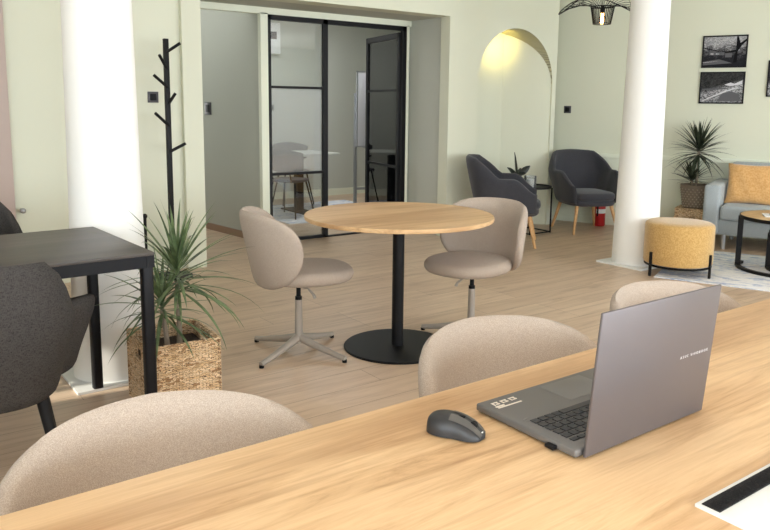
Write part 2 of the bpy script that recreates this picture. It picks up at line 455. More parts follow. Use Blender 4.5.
# right wall with dado
w = MB(); WO = (4.2, 8.6)
w.box(wpt((WO[0] - .9) / 2, -.06, CZ / 2), (WO[0] + .9, .12, CZ), RZ); w.box(wpt((WO[1] + 11.3) / 2, -.06, CZ / 2), (11.3 - WO[1], .12, CZ), RZ)
w.box(wpt(sum(WO) / 2, -.06, .45), (WO[1] - WO[0], .12, .9), RZ); w.box(wpt(sum(WO) / 2, -.06, (2.5 + CZ) / 2), (WO[1] - WO[0], .12, CZ - 2.5), RZ)
struct(w.build('wall_right', M['wall'], smooth=0))
w = MB()
for a in (WO[0] + .03, sum(WO) / 2, WO[1] - .03): w.box(wpt(a, -.06, 1.7), (.06, .06, 1.6), RZ)
for z in (.93, 2.47): w.box(wpt(sum(WO) / 2, -.06, z), (WO[1] - WO[0], .06, .06), RZ)
struct(w.build('window_7', M['white'], smooth=0))  # unseen window, added so more light reaches the far walls and columns
w = MB(); w.box(wpt(5.2, .006, .39), (12.1, .012, .78), RZ); w.box(wpt(5.2, .022, .812), (12.1, .044, .05), RZ)
struct(w.build('trim_3', M['trim'], smooth=0))
struct(MB().box(wpt(5.2, .02, .04), (12.1, .018, .08), RZ).build('baseboard_right', M['trim'], smooth=0))
# left wall with window openings, back wall with window openings
LX, BY = -2.9, -4.6
def wall_with_openings(name, p0, d, length, ops, z0=.75, z1=2.45, t=.2):
    w = MB(); a = 0; ang = math.atan2(d[1], d[0])
    def seg(u0, u1, za, zb):
        if u1 - u0 > .001:
            c = (p0[0] + d[0] * (u0 + u1) / 2, p0[1] + d[1] * (u0 + u1) / 2, (za + zb) / 2)
            w.box(c, (u1 - u0, t, zb - za), ang)
    for u0, u1 in ops:
        seg(a, u0, 0, CZ); seg(u0, u1, 0, z0); seg(u0, u1, z1, CZ); a = u1
    seg(a, length, 0, CZ)
    return struct(w.build(name, M['wall_white'], smooth=0))
lo = [(1.0, 3.0), (3.4, 4.9), (8.42, 8.85)]; bo = [(.6, 3.6), (4.3, 7.3), (8.0, 11.0)]
wall_with_openings('wall_left', (LX, BY), (0, 1), 10.7, lo)
wall_with_openings('wall_back', (LX, BY), (1, 0), 14.4, bo)
k = 0
for (p0, d, ops) in (((LX, BY), (0, 1), lo), ((LX, BY), (1, 0), bo)):
    for u0, u1 in ops:
        k += 1; f = MB(); ang = math.atan2(d[1], d[0])
        def fb(ua, ub, za, zb): f.box((p0[0] + d[0] * (ua + ub) / 2, p0[1] + d[1] * (ua + ub) / 2, (za + zb) / 2), (ub - ua, .06, zb - za), ang)
        fb(u0, u0 + .06, .75, 2.45); fb(u1 - .06, u1, .75, 2.45); fb(u0, u1, .75, .81); fb(u0, u1, 2.39, 2.45); fb((u0 + u1) / 2 - .03, (u0 + u1) / 2 + .03, .75, 2.45)
        struct(f.build('window_%d' % k, M['white'], smooth=0))
# columns
def column(name, x, y, rb):
    w = MB(); prof = [(0, 0)] + [(rb - (.021 / .196 * rb) * min(1, z / 1.0) - max(0, z - 1) * .012, z) for z in (0, .2, .5, .8, 1.0, 1.4, 1.8, 2.2, 2.6, CZ)]
    w.lathe(prof, (x, y, 0), 64); return struct(w.build(name, M['column'], smooth=60))
column('column_left', 1.027, 3.75, .188)
column('column_right', 5.58, 3.905, .196)
struct(MB().box((5.58, 3.905, .008), (.46, .46, .016), 0).build('trim_4', M['white'], smooth=0))
struct(MB().box((1.027, 3.75, .006), (.46, .46, .012), 0).build('trim_5', M['white'], smooth=0))
# far-left door
d2 = bpy.data.objects.new('door_2', None); COL.objects.link(d2); d2.location = (.955, FY + .05, 0); struct(d2)
MB().box((-.04, -.02, 1.08), (.10, .06, 2.16), bev=.004).box((-.47, -.02, 2.11), (.96, .06, .10), bev=.004).build('door_frame', M['door'], d2)
MB().box((-.53, -.005, 1.03), (.86, .04, 2.06)).build('door_leaf', M['door'], d2)

# ------------------------------------------------------------------ glazed partition (door_1)
d1 = bpy.data.objects.new('door_1', None); COL.objects.link(d1); d1.location = (0, 6.5, 0); struct(d1)
fr = MB()
def bar(b, x0, x1, z0, z1, y=0, t=.05): b.box(((x0 + x1) / 2, y, (z0 + z1) / 2), (x1 - x0, t, z1 - z0))
bar(fr, 3.322, 4.978, 2.145, 2.19); bar(fr, 3.322, 3.357, 0, 2.19); bar(fr, 3.935, 3.99, 0, 2.19); bar(fr, 4.93, 4.978, 0, 2.19)
bar(fr, 3.33, 3.96, 0, .03); bar(fr, 3.355, 3.94, 1.505, 1.53); bar(fr, 3.355, 3.94, .665, .69); bar(fr, 3.96, 4.97, 0, .012)
fr.build('door_frame', M['blackgloss'], d1, smooth=0)
MB().box((3.646, 0, 1.84), (.56, .008, .62)).build('glass_pane', M['glass'], d1, smooth=0)
MB().box((3.646, 0, 1.098), (.56, .008, .81)).build('frosted_pane', M['frost'], d1, smooth=0)
MB().box((3.646, 0, .348), (.56, .008, .63)).build('glass_pane', M['glass'], d1, smooth=0)
lf = MB()
for a in ((0, .05, .02, 2.13), (.87, .92, .02, 2.13), (.0, .92, 2.07, 2.13), (.0, .92, .02, .09), (0, .92, 1.505, 1.53), (0, .92, .665, .69)): bar(lf, *a, t=.04)
leaf = lf.build('door_leaf', M['blackgloss'], d1, smooth=0, loc=(4.93, .02, 0), rot=(0, 0, R(180 - 102)))
MB().box((.46, 0, 1.08), (.82, .008, 1.98)).build('glass_pane', M['glass_door'], leaf, smooth=0)
MB().cone((.84, -.06, .9), (.84, -.06, 1.2), .01).cone((.84, -.06, .93), (.84, 0, .93), .008).cone((.84, -.06, 1.17), (.84, 0, 1.17), .008).build('door_handle', M['black'], leaf)

# ------------------------------------------------------------------ meeting table in the foreground
t = thing('meeting_table', 'long oak meeting table with cable flap filling the foreground', 'table', (1.2, .56, 0))
TX0, TX1, TY0, TY1, TZ = -1.25, 3.15, -.06, 1.172, .75
MB().box(((TX0 + TX1) / 2 - 1.2, (TY0 + TY1) / 2 - .56, TZ - .014), (TX1 - TX0, TY1 - TY0, .028), bev=.002).build('tabletop', M['oak'], t)
for x in (-1.0, 2.9):
    for y in (.06, 1.0):
        MB().box((x - 1.2, y - .56, (TZ - .028) / 2), (.06, .06, TZ - .028), bev=.003).build('leg', M['black'], t)
MB().box((-.25, -.2, TZ - .058), (3.84, .04, .05)).build('crossbar', M['black'], t)
fl = MB().box((0, 0, 0), (.48, .15, .006), bev=.0015).build('cable_flap', M['white'], t, loc=(1.031 + .24 - 1.2, .585 - .075 - .56, TZ + .002))
b = MB(); b.box((.0, .052, .003), (.466, .030, .003))
for i in range(150):
    x = -.231 + .462 * i / 149; b.cone((x, .067, .003), (x + random.uniform(-.002, .002), .036, .006 + random.uniform(0, .002)), .0016, .0006, 5)
b.build('brush_strip', M['brush'], fl, smooth=0)

# ------------------------------------------------------------------ laptop
LW, LD = .385, .262
lp = thing('laptop', 'open grey laptop on the oak meeting table, lid back towards us', 'laptop', (.997 + LW / 2, .786 + LD / 2, TZ))
MB().box((0, .003, .011), (LW, LD - .006, .015), bev=.004, seg=3).build('base', M['laptop_deck'], lp)
for sx in (-1, 1):
    MB().box((sx * .15, .1, .002), (.05, .012, .004)).build('rubber_foot', M['black'], lp)
MB().box((.045, .075, .0187), (.13, .085, .0006), bev=.0002).build('touchpad', M['touchpad'], lp)
kb = MB(); kw = .0187
for r_ in range(6):
    n = 17
    for c in range(n):
        x = -LW / 2 + .026 + c * (LW - .046) / n + .009; y = -LD / 2 + .032 + r_ * kw + .006
        if r_ == 5 and 4 < c < 9:
            if c == 5: kb.box((x + .03, y, .0195), (.085, .0155, .002), bev=.0006, seg=1)
            continue
        kb.box((x, y, .0195), (.0172, .0155 if r_ else .011, .002), bev=.0006, seg=1)
kb.build('keyboard', M['key'], lp)
st = MB()
def dash(x, y, w_, h_, rz=0): st.box((x, y, .0188), (w_, h_, .0005), rz)
bx, by = -LW / 2, -LD / 2
for i in range(3):
    cx_, cy_ = bx + .030 + i * .024, by + .236 - .0
    dash(cx_ - .006, cy_, .0035, .013); dash(cx_ + .003, cy_ + .005, .012, .003); dash(cx_ + .003, cy_ - .004, .010, .003); dash(cx_ + .006, cy_, .003, .010, .5)
dash(bx + .052, by + .217, .066, .004); dash(bx + .030, by + .223, .024, .005)
st.build('sticker', M['sticker'], lp)
st = MB(); dash(bx + .026, by + .150, .016, .004, .2); dash(bx + .19, by + .1405, .34, .0012)
st.build('printed_mark', M['touchpad'], lp)
MB().box((bx - .004, by + .058, .008), (.014, .02, .007), bev=.001).build('usb_receiver', M['black'], lp)
lid = MB().box((0, 0, .1345), (.3695, .0062, .269), bev=.0022).build('lid', M['laptop'], lp, loc=(.0063, by - .0005, .0042), rot=(R(4.5), 0, R(.2)))
MB().box((0, .0034, .137), (.350, .0008, .235)).build('screen', M['screen'], lid)
MB().cone((-.15, .008, .009), (.15, .008, .009), .005).build('hinge', M['laptop_deck'], lid)
fc = bpy.data.curves.new('logo_lettering', 'FONT'); fc.body = 'ASUS VIVOBOOK'; fc.size = .0078; fc.extrude = .0002; fc.space_character = 1.75
tmp = bpy.data.objects.new('lettering_outline', fc); tm = bpy.data.meshes.new_from_object(tmp); bpy.data.objects.remove(tmp); bpy.data.curves.remove(fc)
tm.materials.clear(); tm.materials.append(M['lettering'])
fo = bpy.data.objects.new('logo_lettering', tm); COL.objects.link(fo); fo.parent = lid; fo.location = (.073, -.0033, .134); fo.rotation_euler = (R(90), 0, 0)

# ------------------------------------------------------------------ mouse
ms = thing('computer_mouse', 'black wireless mouse on oak table beside the laptop', 'mouse', (.897, .995, TZ), math.atan2(-.87, .5) - PI / 2)
b = MB(); rows = []
L_, W_ = .058, .0325
for i in range(25):
    a = -1 + 2 * i / 24
    yy = a * L_
    hw = W_ * (1 - abs(a) ** 4.5 * .62) * (1 - .07 * math.exp(-(a - .1) ** 2 * 12)) * max(.0, 1 - (abs(a)) ** 22) ** .5
    hh = .037 * max(0, 1 - abs((a + .25) / 1.3) ** 2.2) * max(0, 1 - abs(a) ** 16) ** .5 + .001
    row = []
    for j in range(21):
        an = PI * j / 20
        row.append((hw * spow(math.cos(an), .75), yy, .002 + hh * spow(math.sin(an), .8)))
    rows.append(row)
b.grid(rows)
body = b.build('shell', M['mouse'], ms, smooth=60)
def top_h(x, y):
    a = y / L_; hw = W_ * (1 - abs(a) ** 4.5 * .62); hh = .037 * max(0, 1 - abs((a + .25) / 1.3) ** 2.2) * max(0, 1 - abs(a) ** 16) ** .5 + .001
    cc = min(1, (abs(x) / hw) ** (1 / .75)); return .002 + hh * (1 - cc * cc) ** .4
for sx in (-1, 1):
    b = MB(); rows = []
    for i in range(11):
        y = -.008 + .062 * i / 10
        rows.append([(sx * x_, y, top_h(x_, y) + .0010) for x_ in [.0052 + (.0175 - .006 * (i / 10) ** 3) * j / 6 for j in range(7)]])
    b.grid(rows); bt = b.build('button', M['mouse_btn'], ms, smooth=60)
MB().cone((-.004, .034, top_h(0, .034) - .004), (.004, .034, top_h(0, .034) - .004), .0085).build('scroll_wheel', M['black'], ms)
MB().box((0, .012, top_h(0, .012)), (.006, .012, .003), bev=.001).build('side_key', M['black'], ms)
MB().box((0, .051, top_h(0, .051)), (.005, .004, .0012)).build('light_dot', M['white'], ms)

# ------------------------------------------------------------------ beige shell chairs
def make_chair(name, label, dz, loc, rz, group, RR=.285):
    c = thing(name, label, 'chair', loc, rz, group)
    b = MB(); pad(b, .235, .255, .415 + dz, .487 + dz, 2.35, .9, dome=.006, c=(0, .045)); b.build('seat', M['beige'], c, smooth=60)
    thm = R(71)
    def path(s):
        th = s * thm; return (RR * math.sin(th), -RR * .96 * math.cos(th) + .055, math.sin(th), -math.cos(th))
    zc = .605 + dz
    top = lambda s: zc + .205 * max(0, 1 - abs(s) ** 3.2) ** .5
    bot = lambda s: zc - .212 * max(0, 1 - abs(s) ** 3.0) ** .5
    lean = lambda s, z: .085 * (z - .42 - dz) / .4 * (.35 + .65 * (1 - abs(s)))
    b = MB(); bent_shell(b, path, top, bot, lean, .05, 48, 20, ends=True); b.build('backrest', M['beige'], c, smooth=70)
    MB().cone((0, 0, .085), (0, 0, .30 + dz), .0225, .0195).cone((0, 0, .055), (0, 0, .10), .03, .024).build('pedestal', M['taupe'], c)
    MB().cone((0, 0, .30 + dz), (0, 0, .385 + dz), .0125).cone((0, 0, .30 + dz), (0, 0, .318 + dz), .019).box((0, .0, .397 + dz), (.14, .16, .014), bev=.003).build('gas_lift', M['black'], c)
    MB().tube([(0, 0, .37 + dz), (.03, .045, .365 + dz), (.055, .07, .335 + dz), (.06, .078, .315 + dz)], [.005, .005, .008, .009]).build('lever', M['taupe'], c)
    for k in range(4):
        a = R(k * 90 + chair_leg_off); dx, dy = math.cos(a), math.sin(a)
        b = MB(); b.tube([(dx * .012, dy * .012, .082), (dx * .12, dy * .12, .056), (dx * .25, dy * .25, .03), (dx * .315, dy * .315, .020)], [.024, .020, .0155, .014], 12)
        lg = b.build('leg', M['taupe'], c); MB().cone((dx * .31, dy * .31, 0), (dx * .31, dy * .31, .014), .013).build('foot', M['black'], lg)
    return c
GS = 'beige swivel chairs at the round table'; GF = 'beige chairs along the oak meeting table'
chair_leg_off = 22 + 106
cA = make_chair('swivel_chair', 'beige swivel chair left of the round table, its curved back towards the plant', 0, (1.96, 3.49, 0), R(-106), GS)
dup(cA, (2.93, 3.145, 0), R(101), 'beige swivel chair right of the round table, in front of the grey armchair', GS, R(16 - 38))
chair_leg_off = 45
cF = make_chair('shell_chair', 'beige shell chair in front of the laptop side of mouse, middle of three', -.055, (1.412, 1.222, 0), R(175), GF, .31)
cF['label'] = 'beige shell chair behind the mouse, middle of the three along the meeting table'
dup(cF, (.437, 1.18, 0), R(171), 'nearest beige shell chair, left end of the meeting table, below the dark chair', GF)
dup(cF, (2.205, 1.223, 0), R(176), 'beige shell chair mostly hidden behind the laptop lid', GF)

# ------------------------------------------------------------------ round table
t = thing('round_table', 'round oak bistro table on black disc base between two swivel chairs', 'table', (2.468, 3.256, 0))
MB().lathe([(0, .741), (.519, .741), (.524, .743), (.525, .748), (.525, .760), (.522, .764), (0, .764)], seg=96).build('tabletop', M['oak_round'], t)
MB().cone((0, 0, .01), (0, 0, .735), .033, seg=32).cone((0, 0, .725), (0, 0, .741), .12, seg=32).build('pole', M['black'], t)
MB().lathe([(0, 0), (.303, 0), (.305, .003), (.305, .008), (.300, .012), (0, .014)], seg=72).build('base', M['black'], t)

# ------------------------------------------------------------------ black desk and its two dark chairs
DX, DY0, DY1, DZ = .95, 2.83, 3.575, .785
t = thing('desk', 'black desk with square legs reaching in from the left edge', 'desk', (.19, 3.168, 0), R(2.6))
MB().box((-.155, (DY0 + DY1) / 2 - 3.2, DZ - .006), (1.8, DY1 - DY0, .012), bev=.001).build('desktop', M['blackdesk'], t)
b = MB()
for y in (DY0 + .02, DY1 - .02): b.box((-.155, y - 3.2, DZ - .036), (1.78, .03, .048))
for x in (DX - .02, -.835): b.box((x - .2, 0, DZ - .036), (.03, DY1 - DY0 - .01, .048))
b.build('apron', M['blackgloss'], t, smooth=0)
for x in (DX - .029, -.83):
    for y in (DY0 + .029, DY1 - .029):
        MB().box((x - .2, y - 3.2, (DZ - .012) / 2), (.045, .045, DZ - .012), bev=.012, seg=3).build('leg', M['blackgloss'], t)

def arm_shell(c, mat, hw, yb, yf, zb, ztop, zarm, lean_k, T, flare=.04, bw=.44, taper=.8, armdrop=.05):
    """U-shaped chair shell: back and two arms in one upholstered body"""
    # plan path: s 0 at back centre, +-1 at arm tips
    pts = []
    n = 40
    for i in range(n + 1):
        u = i / n
        # superellipse quarter then straight arm
        if u < .6:
            a = u / .6 * PI / 2; x = hw * spow(math.sin(a), .62); y = yb + (-.02 - yb) * (1 - spow(math.cos(a), .62))
        else:
            k = (u - .6) / .4; x = hw + flare * math.sin(k * PI) * .3 - .03 * k * k; y = -.02 + (yf + .02) * k
        pts.append((x, y))
    L = [0]
    for i in range(n): L.append(L[-1] + math.hypot(pts[i + 1][0] - pts[i][0], pts[i + 1][1] - pts[i][1]))
    tot = L[-1]
    def path(s):
        sg = 1 if s >= 0 else -1; q = abs(s) * tot; i = 0
        while i < n - 1 and L[i + 1] < q: i += 1
        f = (q - L[i]) / max(1e-6, L[i + 1] - L[i])
        x = pts[i][0] + (pts[i + 1][0] - pts[i][0]) * f; y = pts[i][1] + (pts[i + 1][1] - pts[i][1]) * f
        j0, j1 = max(0, i - 1), min(n, i + 2)
        tx, ty = pts[j1][0] - pts[j0][0], pts[j1][1] - pts[j0][1]; l = math.hypot(tx, ty) or 1
        if i == 0: tx, ty, l = 1, 0, 1
        return (sg * x, y, sg * ty / l, -tx / l)
    def sm(a, b_, x): x = min(1, max(0, (x - a) / (b_ - a))); return x * x * (3 - 2 * x)
    sb = bw
    top = lambda s: ztop - .02 * (abs(s) / sb) ** 2 * (abs(s) < sb) - (.02 if abs(s) >= sb else 0) - (ztop - .02 - zarm) * (.65 * min(1, max(0, (abs(s) - sb * .80) / (sb * .50))) + .35 * sm(sb * .74, sb * 1.36, abs(s))) - armdrop * sm(.70, 1, abs(s))
    bot = lambda s: zb + .02 * abs(s) ** 4
    lean = lambda s, z: lean_k * max(0, z - zb) / (ztop - zb) * (1 - .75 * sm(.3, .9, abs(s)))
    zm = zarm - .02
    def ws(z, y):
        if z < zm: return .91 + .09 * sm(zb, zm, z) + flare * max(0, y) * sm(zb, zm, z) * 3
        return 1 - (1 - taper) * min(1, (z - zm) / (ztop - zm)) + flare * max(0, y) * 3
    b = MB(); bent_shell(b, path, top, bot, lean, T, 56, 20, ws=ws); return b.build('shell', mat, c, smooth=70)

def make_desk_chair(label, loc, rz):
    c = thing('desk_chair', label, 'chair', loc, rz, 'charcoal chairs at the black desk')
    arm_shell(c, M['dark'], .275, -.27, .24, .36, .863, .645, .08, .045, flare=.30, bw=.40, taper=.80)
    b = MB(); pad(b, .235, .26, .375, .47, 3.2, .8, dome=.008, c=(0, 0)); b.build('seat', M['dark'], c, smooth=60)
    for sx in (-1, 1):
        for y0, y1 in ((.19, .25), (-.19, -.25)):
            MB().cone((sx * .205, y0, .385), (sx * .27, y1, 0), .021, .014, 16).build('leg', M['black'], c)
    return c
dc = make_desk_chair('charcoal woven armchair with its back to us at the near side of the black desk', (.30, 2.85, 0), R(-8))
dup(dc, (.385, 3.97, 0), R(178), 'charcoal chair on the far side of the black desk, mostly cut off by the frame')

# ------------------------------------------------------------------ lounge armchairs
def make_armchair(label, loc, rz):
    c = thing('armchair', label, 'armchair', loc, rz, 'slate grey lounge armchairs')
    arm_shell(c, M['slate'], .285, -.29, .27, .315, .88, .675, .13, .06, flare=.05, bw=.40, taper=.74, armdrop=.15)
    b = MB(); pad(b, .27, .30, .30, .375, 3.2, .8, c=(0, .0)); b.build('seat_base', M['slate'], c, smooth=60)
    b = MB(); pad(b, .25, .285, .36, .445, 3.6, .8, dome=.015, c=(0, .03)); b.build('seat_cushion', M['slate'], c, smooth=60)
    for sx in (-1, 1):
        for y0, y1 in ((.2, .275), (-.2, -.27)):
            lg = MB().cone((sx * .2, y0, .31), (sx * .265, y1, 0), .021, .013, 16).build('leg', M['wood_leg'], c)
    return c
ch = make_armchair('slate grey armchair on wooden legs seen side-on beside the arched niche', (5.345, 5.235, 0), math.atan2(-.73, .68) - PI / 2)
dup(ch, (6.635, 5.32, 0), math.atan2(-.917, -.40) - PI / 2, 'slate grey armchair facing us in front of the red extinguisher')

# side table with plant and candle
t = thing('side_table', 'small round black wire side table between the two armchairs', 'side table', (6.02, 5.575, 0))
MB().lathe([(0, .488), (.215, .488), (.225, .49), (.225, .512), (.220, .512), (.218, .496), (0, .495)], seg=48).build('tray_top', M['black'], t)
sq = [(-.16, -.16), (.16, -.16), (.16, .16), (-.16, .16)]
for p in sq: MB().box((p[0], p[1], .245), (.012, .012, .49)).build('leg', M['black'], t, smooth=0)
b = MB()
for i in range(4):
    p, q = sq[i], sq[(i + 1) % 4]; b.box(((p[0] + q[0]) / 2, (p[1] + q[1]) / 2, .012), (abs(p[0] - q[0]) + .012, abs(p[1] - q[1]) + .012, .012))
b.build('foot_frame', M['black'], t, smooth=0)
t = thing('candle_jar', 'clear glass jar with a pale candle on the black side table', 'candle', (5.98, 5.55, .497))
MB().lathe([(0, 0), (.062, 0), (.066, .004), (.066, .125), (.063, .125), (.063, .006), (0, .006)]).build('jar', M['jar'], t)
MB().lathe([(0, .0065), (.045, .0065), (.045, .085), (.040, .088), (0, .086)]).build('candle', M['wax'], t)
t = thing('potted_plant', 'small dark-leaved plant in a black pot on the side table', 'plant', (5.86, 5.63, .497))
MB().lathe([(0, 0), (.04, 0), (.055, .09), (.051, .09), (.045, .08), (0, .08)]).build('pot', M['black'], t)
b = MB()
def broad_leaf(b, base, tip, w):
    base, tip = Vector(base), Vector(tip); d = tip - base; side = d.cross(Vector((.2, -.8, .3))).normalized(); rows = []
    for i in range(9):
        u = i / 8; p = base + d * u; p.z -= .03 * math.sin(u * PI) * 0 ; ww = w * math.sin(PI * min(1, u * .92 + .06)) ** .8 * (1 - .25 * u)
        nrm = side.cross(d).normalized()
        rows.append([p - side * ww + nrm * .006, p, p + side * ww + nrm * .006])
    b.grid(rows)
for bs, tp, w_ in (((0, 0, .09), (-.08, -.02, .38), .035), ((0, 0, .12), (-.19, -.03, .22), .04), ((.02, 0, .13), (.14, -.05, .23), .045), ((0, -.01, .13), (.03, -.1, .15), .05), ((-.02, 0, .1), (-.1, -.04, .16), .04), ((0, 0, .1), (.1, .05, .2), .04)):
    broad_leaf(b, bs, tp, w_)
b.tube([(0, 0, .07), (0, 0, .14)], .006)
b.build('foliage', M['leaf_black'], t, smooth=60)

# fire extinguisher
t = thing('fire_extinguisher', 'red fire extinguisher on the floor behind the front-facing armchair', 'fire extinguisher', (7.045, 5.44, 0))
MB().lathe([(0, 0), (.062, 0), (.068, .01), (.068, .31), (.055, .35), (.02, .375), (0, .376)]).build('cylinder', M['red'], t)
MB().cone((0, 0, .366), (0, 0, .41), .018).box((-.03, -.02, .415), (.1, .02, .018)).build('valve', M['black'], t)
MB().tube([(-.01, 0, .40), (-.05, -.02, .41), (-.075, -.03, .33), (-.07, -.03, .12)], .009).build('hose', M['black'], t)
b = MB(); b.grid([[(.0688 * math.cos(a), .0688 * math.sin(a), z) for a in [R(x) for x in range(185, 305, 10)]] for z in (.15, .20)]); b.build('label_band', M['white'], t)

# ------------------------------------------------------------------ ottoman, rug, sofa, coffee tables
t = thing('ottoman', 'round mustard velvet ottoman on thin black legs by the white column', 'ottoman', (5.535, 3.46, 0))
RO = .272
MB().lathe([(0, .095), (RO - .02, .095), (RO - .006, .10), (RO, .112), (RO, .405), (RO - .006, .425), (RO - .025, .437), (RO - .1, .444), (0, .447)], seg=72).build('seat', M['mustard'], t, smooth=50)
for k in range(3):
    a = R((274, 40, 165)[k]); MB().box(((RO + .007) * math.cos(a), (RO + .007) * math.sin(a), .10), (.014, .022, .20), a).build('leg', M['black'], t, smooth=0)
b = MB(); b.tube([((RO - .015) * math.cos(2 * PI * k / 40), (RO - .015) * math.sin(2 * PI * k / 40), .085) for k in range(40)], .009, closed=True); b.build('base_ring', M['black'], t)

rp = Vector((5.245, 3.48, 0))
c_ = rp + D * 1.3 - N * .74
tag(MB().box((0, 0, .004), (2.6, 1.48, .008), bev=.002).build('rug', M['rug'], None, loc=(c_.x, c_.y, 0), rot=(0, 0, RZ)), 'distressed blue and white rug under the nesting coffee tables', 'rug')

# sofa: local x along the wall, local -y towards the room
so = Vector((6.90, 3.84, 0)) - D * .20 + N * .05
sf = thing('sofa', 'light grey sofa with metal feet standing along the wall of framed prints', 'sofa', (so.x, so.y, 0), RZ)
SL, SDp = 1.9, .80     # length, depth; local +y goes to wall
MB().box((SL / 2, SDp / 2, .22), (SL - .02, SDp - .06, .16), bev=.02).build('frame', M['sofa'], sf)
for x in (.075, SL - .075):
    MB().box((x, SDp / 2, .385), (.15, SDp, .49), bev=.03, seg=3).build('armrest', M['sofa'], sf)
MB().box((SL / 2, SDp - .12, .50), (SL - .3, .22, .64), bev=.05, seg=3, mat=Matrix.Rotation(R(-8), 4, 'X')).build('backrest', M['sofa'], sf)
for x in (.15 + .4, SL - .55):
    MB().box((x, .29, .36), (.79, .60, .15), bev=.04, seg=4).build('seat_cushion', M['sofa'], sf)
for x in (.20, SL - .20):
    for y in (.06, SDp - .08):
        MB().cone((x, y, .145), (x, y, 0), .026, .02).build('leg', M['alu'], sf)
# amber cushion leaning on the sofa
pc = so + D * .39 - N * .34
b = MB(); rows = []
n = 24
for sgn in (1, -1):
    rr = []
    for i in range(n + 1):
        r_ = []
        for j in range(n + 1):
            u, v = -1 + 2 * i / n, -1 + 2 * j / n
            e = max(0, (1 - u ** 4) * (1 - v ** 4)) ** .55
            pin = 1 - .07 * (1 - (abs(u * v)) ** 1.5) * (abs(u) ** 6 + abs(v) ** 6 > .0) * max(abs(u), abs(v)) ** 3
            r_.append((u * .235 * pin, sgn * .075 * e + .004 * math.sin(9 * u + 4 * v) * e, v * .205 * pin))
        rr.append(r_)
    b.grid(rr)
tag(b.build('cushion', M['orange'], None, smooth=60, loc=(pc.x, pc.y, .435 + .19), rot=(R(-16), 0, RZ)), 'amber velvet cushion standing on the grey sofa against its armrest', 'cushion')

def nest_table(name, label, x, y, r, h, legs, a0):
    t = thing(name, label, 'coffee table', (x, y, .008), 0, 'nesting coffee tables on the rug')
    MB().lathe([(0, h - .022), (r - .004, h - .022), (r - .004, h - .002), (r - .010, h), (0, h)], seg=72).build('tabletop', M['oak_small'], t)
    b = MB()
    b.lathe([(r - .004, h - .03), (r + .004, h - .03), (r + .004, h - .001), (r - .004, h - .001), (r - .004, h - .03)], seg=72)
    b.build('top_ring', M['black'], t)
    a1 = a0 + 2 * PI * .80
    arcp = [(r * math.cos(a0 + (a1 - a0) * k / 60), r * math.sin(a0 + (a1 - a0) * k / 60)) for k in range(61)]
    b = MB(); b.grid([[(x_ * f, y_ * f, z) for (f, z) in ((1 - .03 / r, 0), (1 + .005 / r, 0), (1 + .005 / r, .024), (1 - .03 / r, .024))] for x_, y_ in arcp], cv=True)
    b.build('floor_ring', M['black'], t)
    for k in range(legs):
        a = a0 + (a1 - a0) * (.08 + .84 * k / (legs - 1)); MB().box(((r - .012) * math.cos(a), (r - .012) * math.sin(a), h / 2 - .005), (.045, .055, h - .03), a).build('leg', M['black'], t, smooth=0)
    return t
nest_table('coffee_table', 'larger round coffee table with oak top and black ring base', 6.42, 2.98, .40, .462, 4, R(95))
nest_table('coffee_table', 'smaller round coffee table nested beneath the larger one', 6.47, 2.885, .27, .33, 4, R(95))
p_ = (6.44, 2.99)
tag(MB().box((0, 0, .003), (.30, .21, .006)).build('magazine', M['paper'], None, loc=(6.36, 3.03, .4708), rot=(0, 0, RZ + .2)), 'white magazine lying on the larger coffee table', 'magazine')
tag(MB().box((0, 0, .008), (.15, .045, .016), bev=.004).build('small_object', M['mouse'], None, loc=(6.36, 3.06, .4772), rot=(0, 0, RZ + .5)), 'small black remote lying on the magazine', 'item')  # small dark object of unknown kind, modelled as a slim black block

# ------------------------------------------------------------------ dracaenas
def leaf_blade(b, base, az, el, L, w, droop, n=9, ymax=9):
    p = Vector(base); rows = []; e = el; st_ = L / n
    for i in range(n + 1):
        u = i / n
        d = Vector((math.cos(az) * math.cos(e), math.sin(az) * math.cos(e), math.sin(e)))
        side = Vector((-math.sin(az), math.cos(az), 0)); nrm = side.cross(d) * -1
        ww = w * (min(1, .45 + u * 2.2)) * max(0.02, 1 - u ** 2.6)
        rows.append([p - side * ww - nrm * ww * .35, Vector(p), p + side * ww - nrm * ww * .35])
        p = p + d * st_; p.y = min(p.y, ymax - .004 * i); e -= droop / n * (.4 + 1.2 * u)
    b.grid(rows)

def crown(b, c, n, L, w, el0, el1, dr, seed, hcrown=.10, pw=.9, ymax=9):
    rnd = random.Random(seed)
    for i in range(n):
        k = i / (n - 1)                      # 0 = lowest leaves
        az = i * 2.39996 + rnd.uniform(-.25, .25)
        el = el0 + (el1 - el0) * k ** pw + rnd.uniform(-.12, .12)
        leaf_blade(b, (c[0], c[1], c[2] + hcrown * k), az, el, L * rnd.uniform(.75, 1.1) * (1 - .25 * max(0, k - .7) / .3), w * rnd.uniform(.8, 1.15), dr * rnd.uniform(.7, 1.3) * (1 - .75 * k), ymax=ymax)
    return b

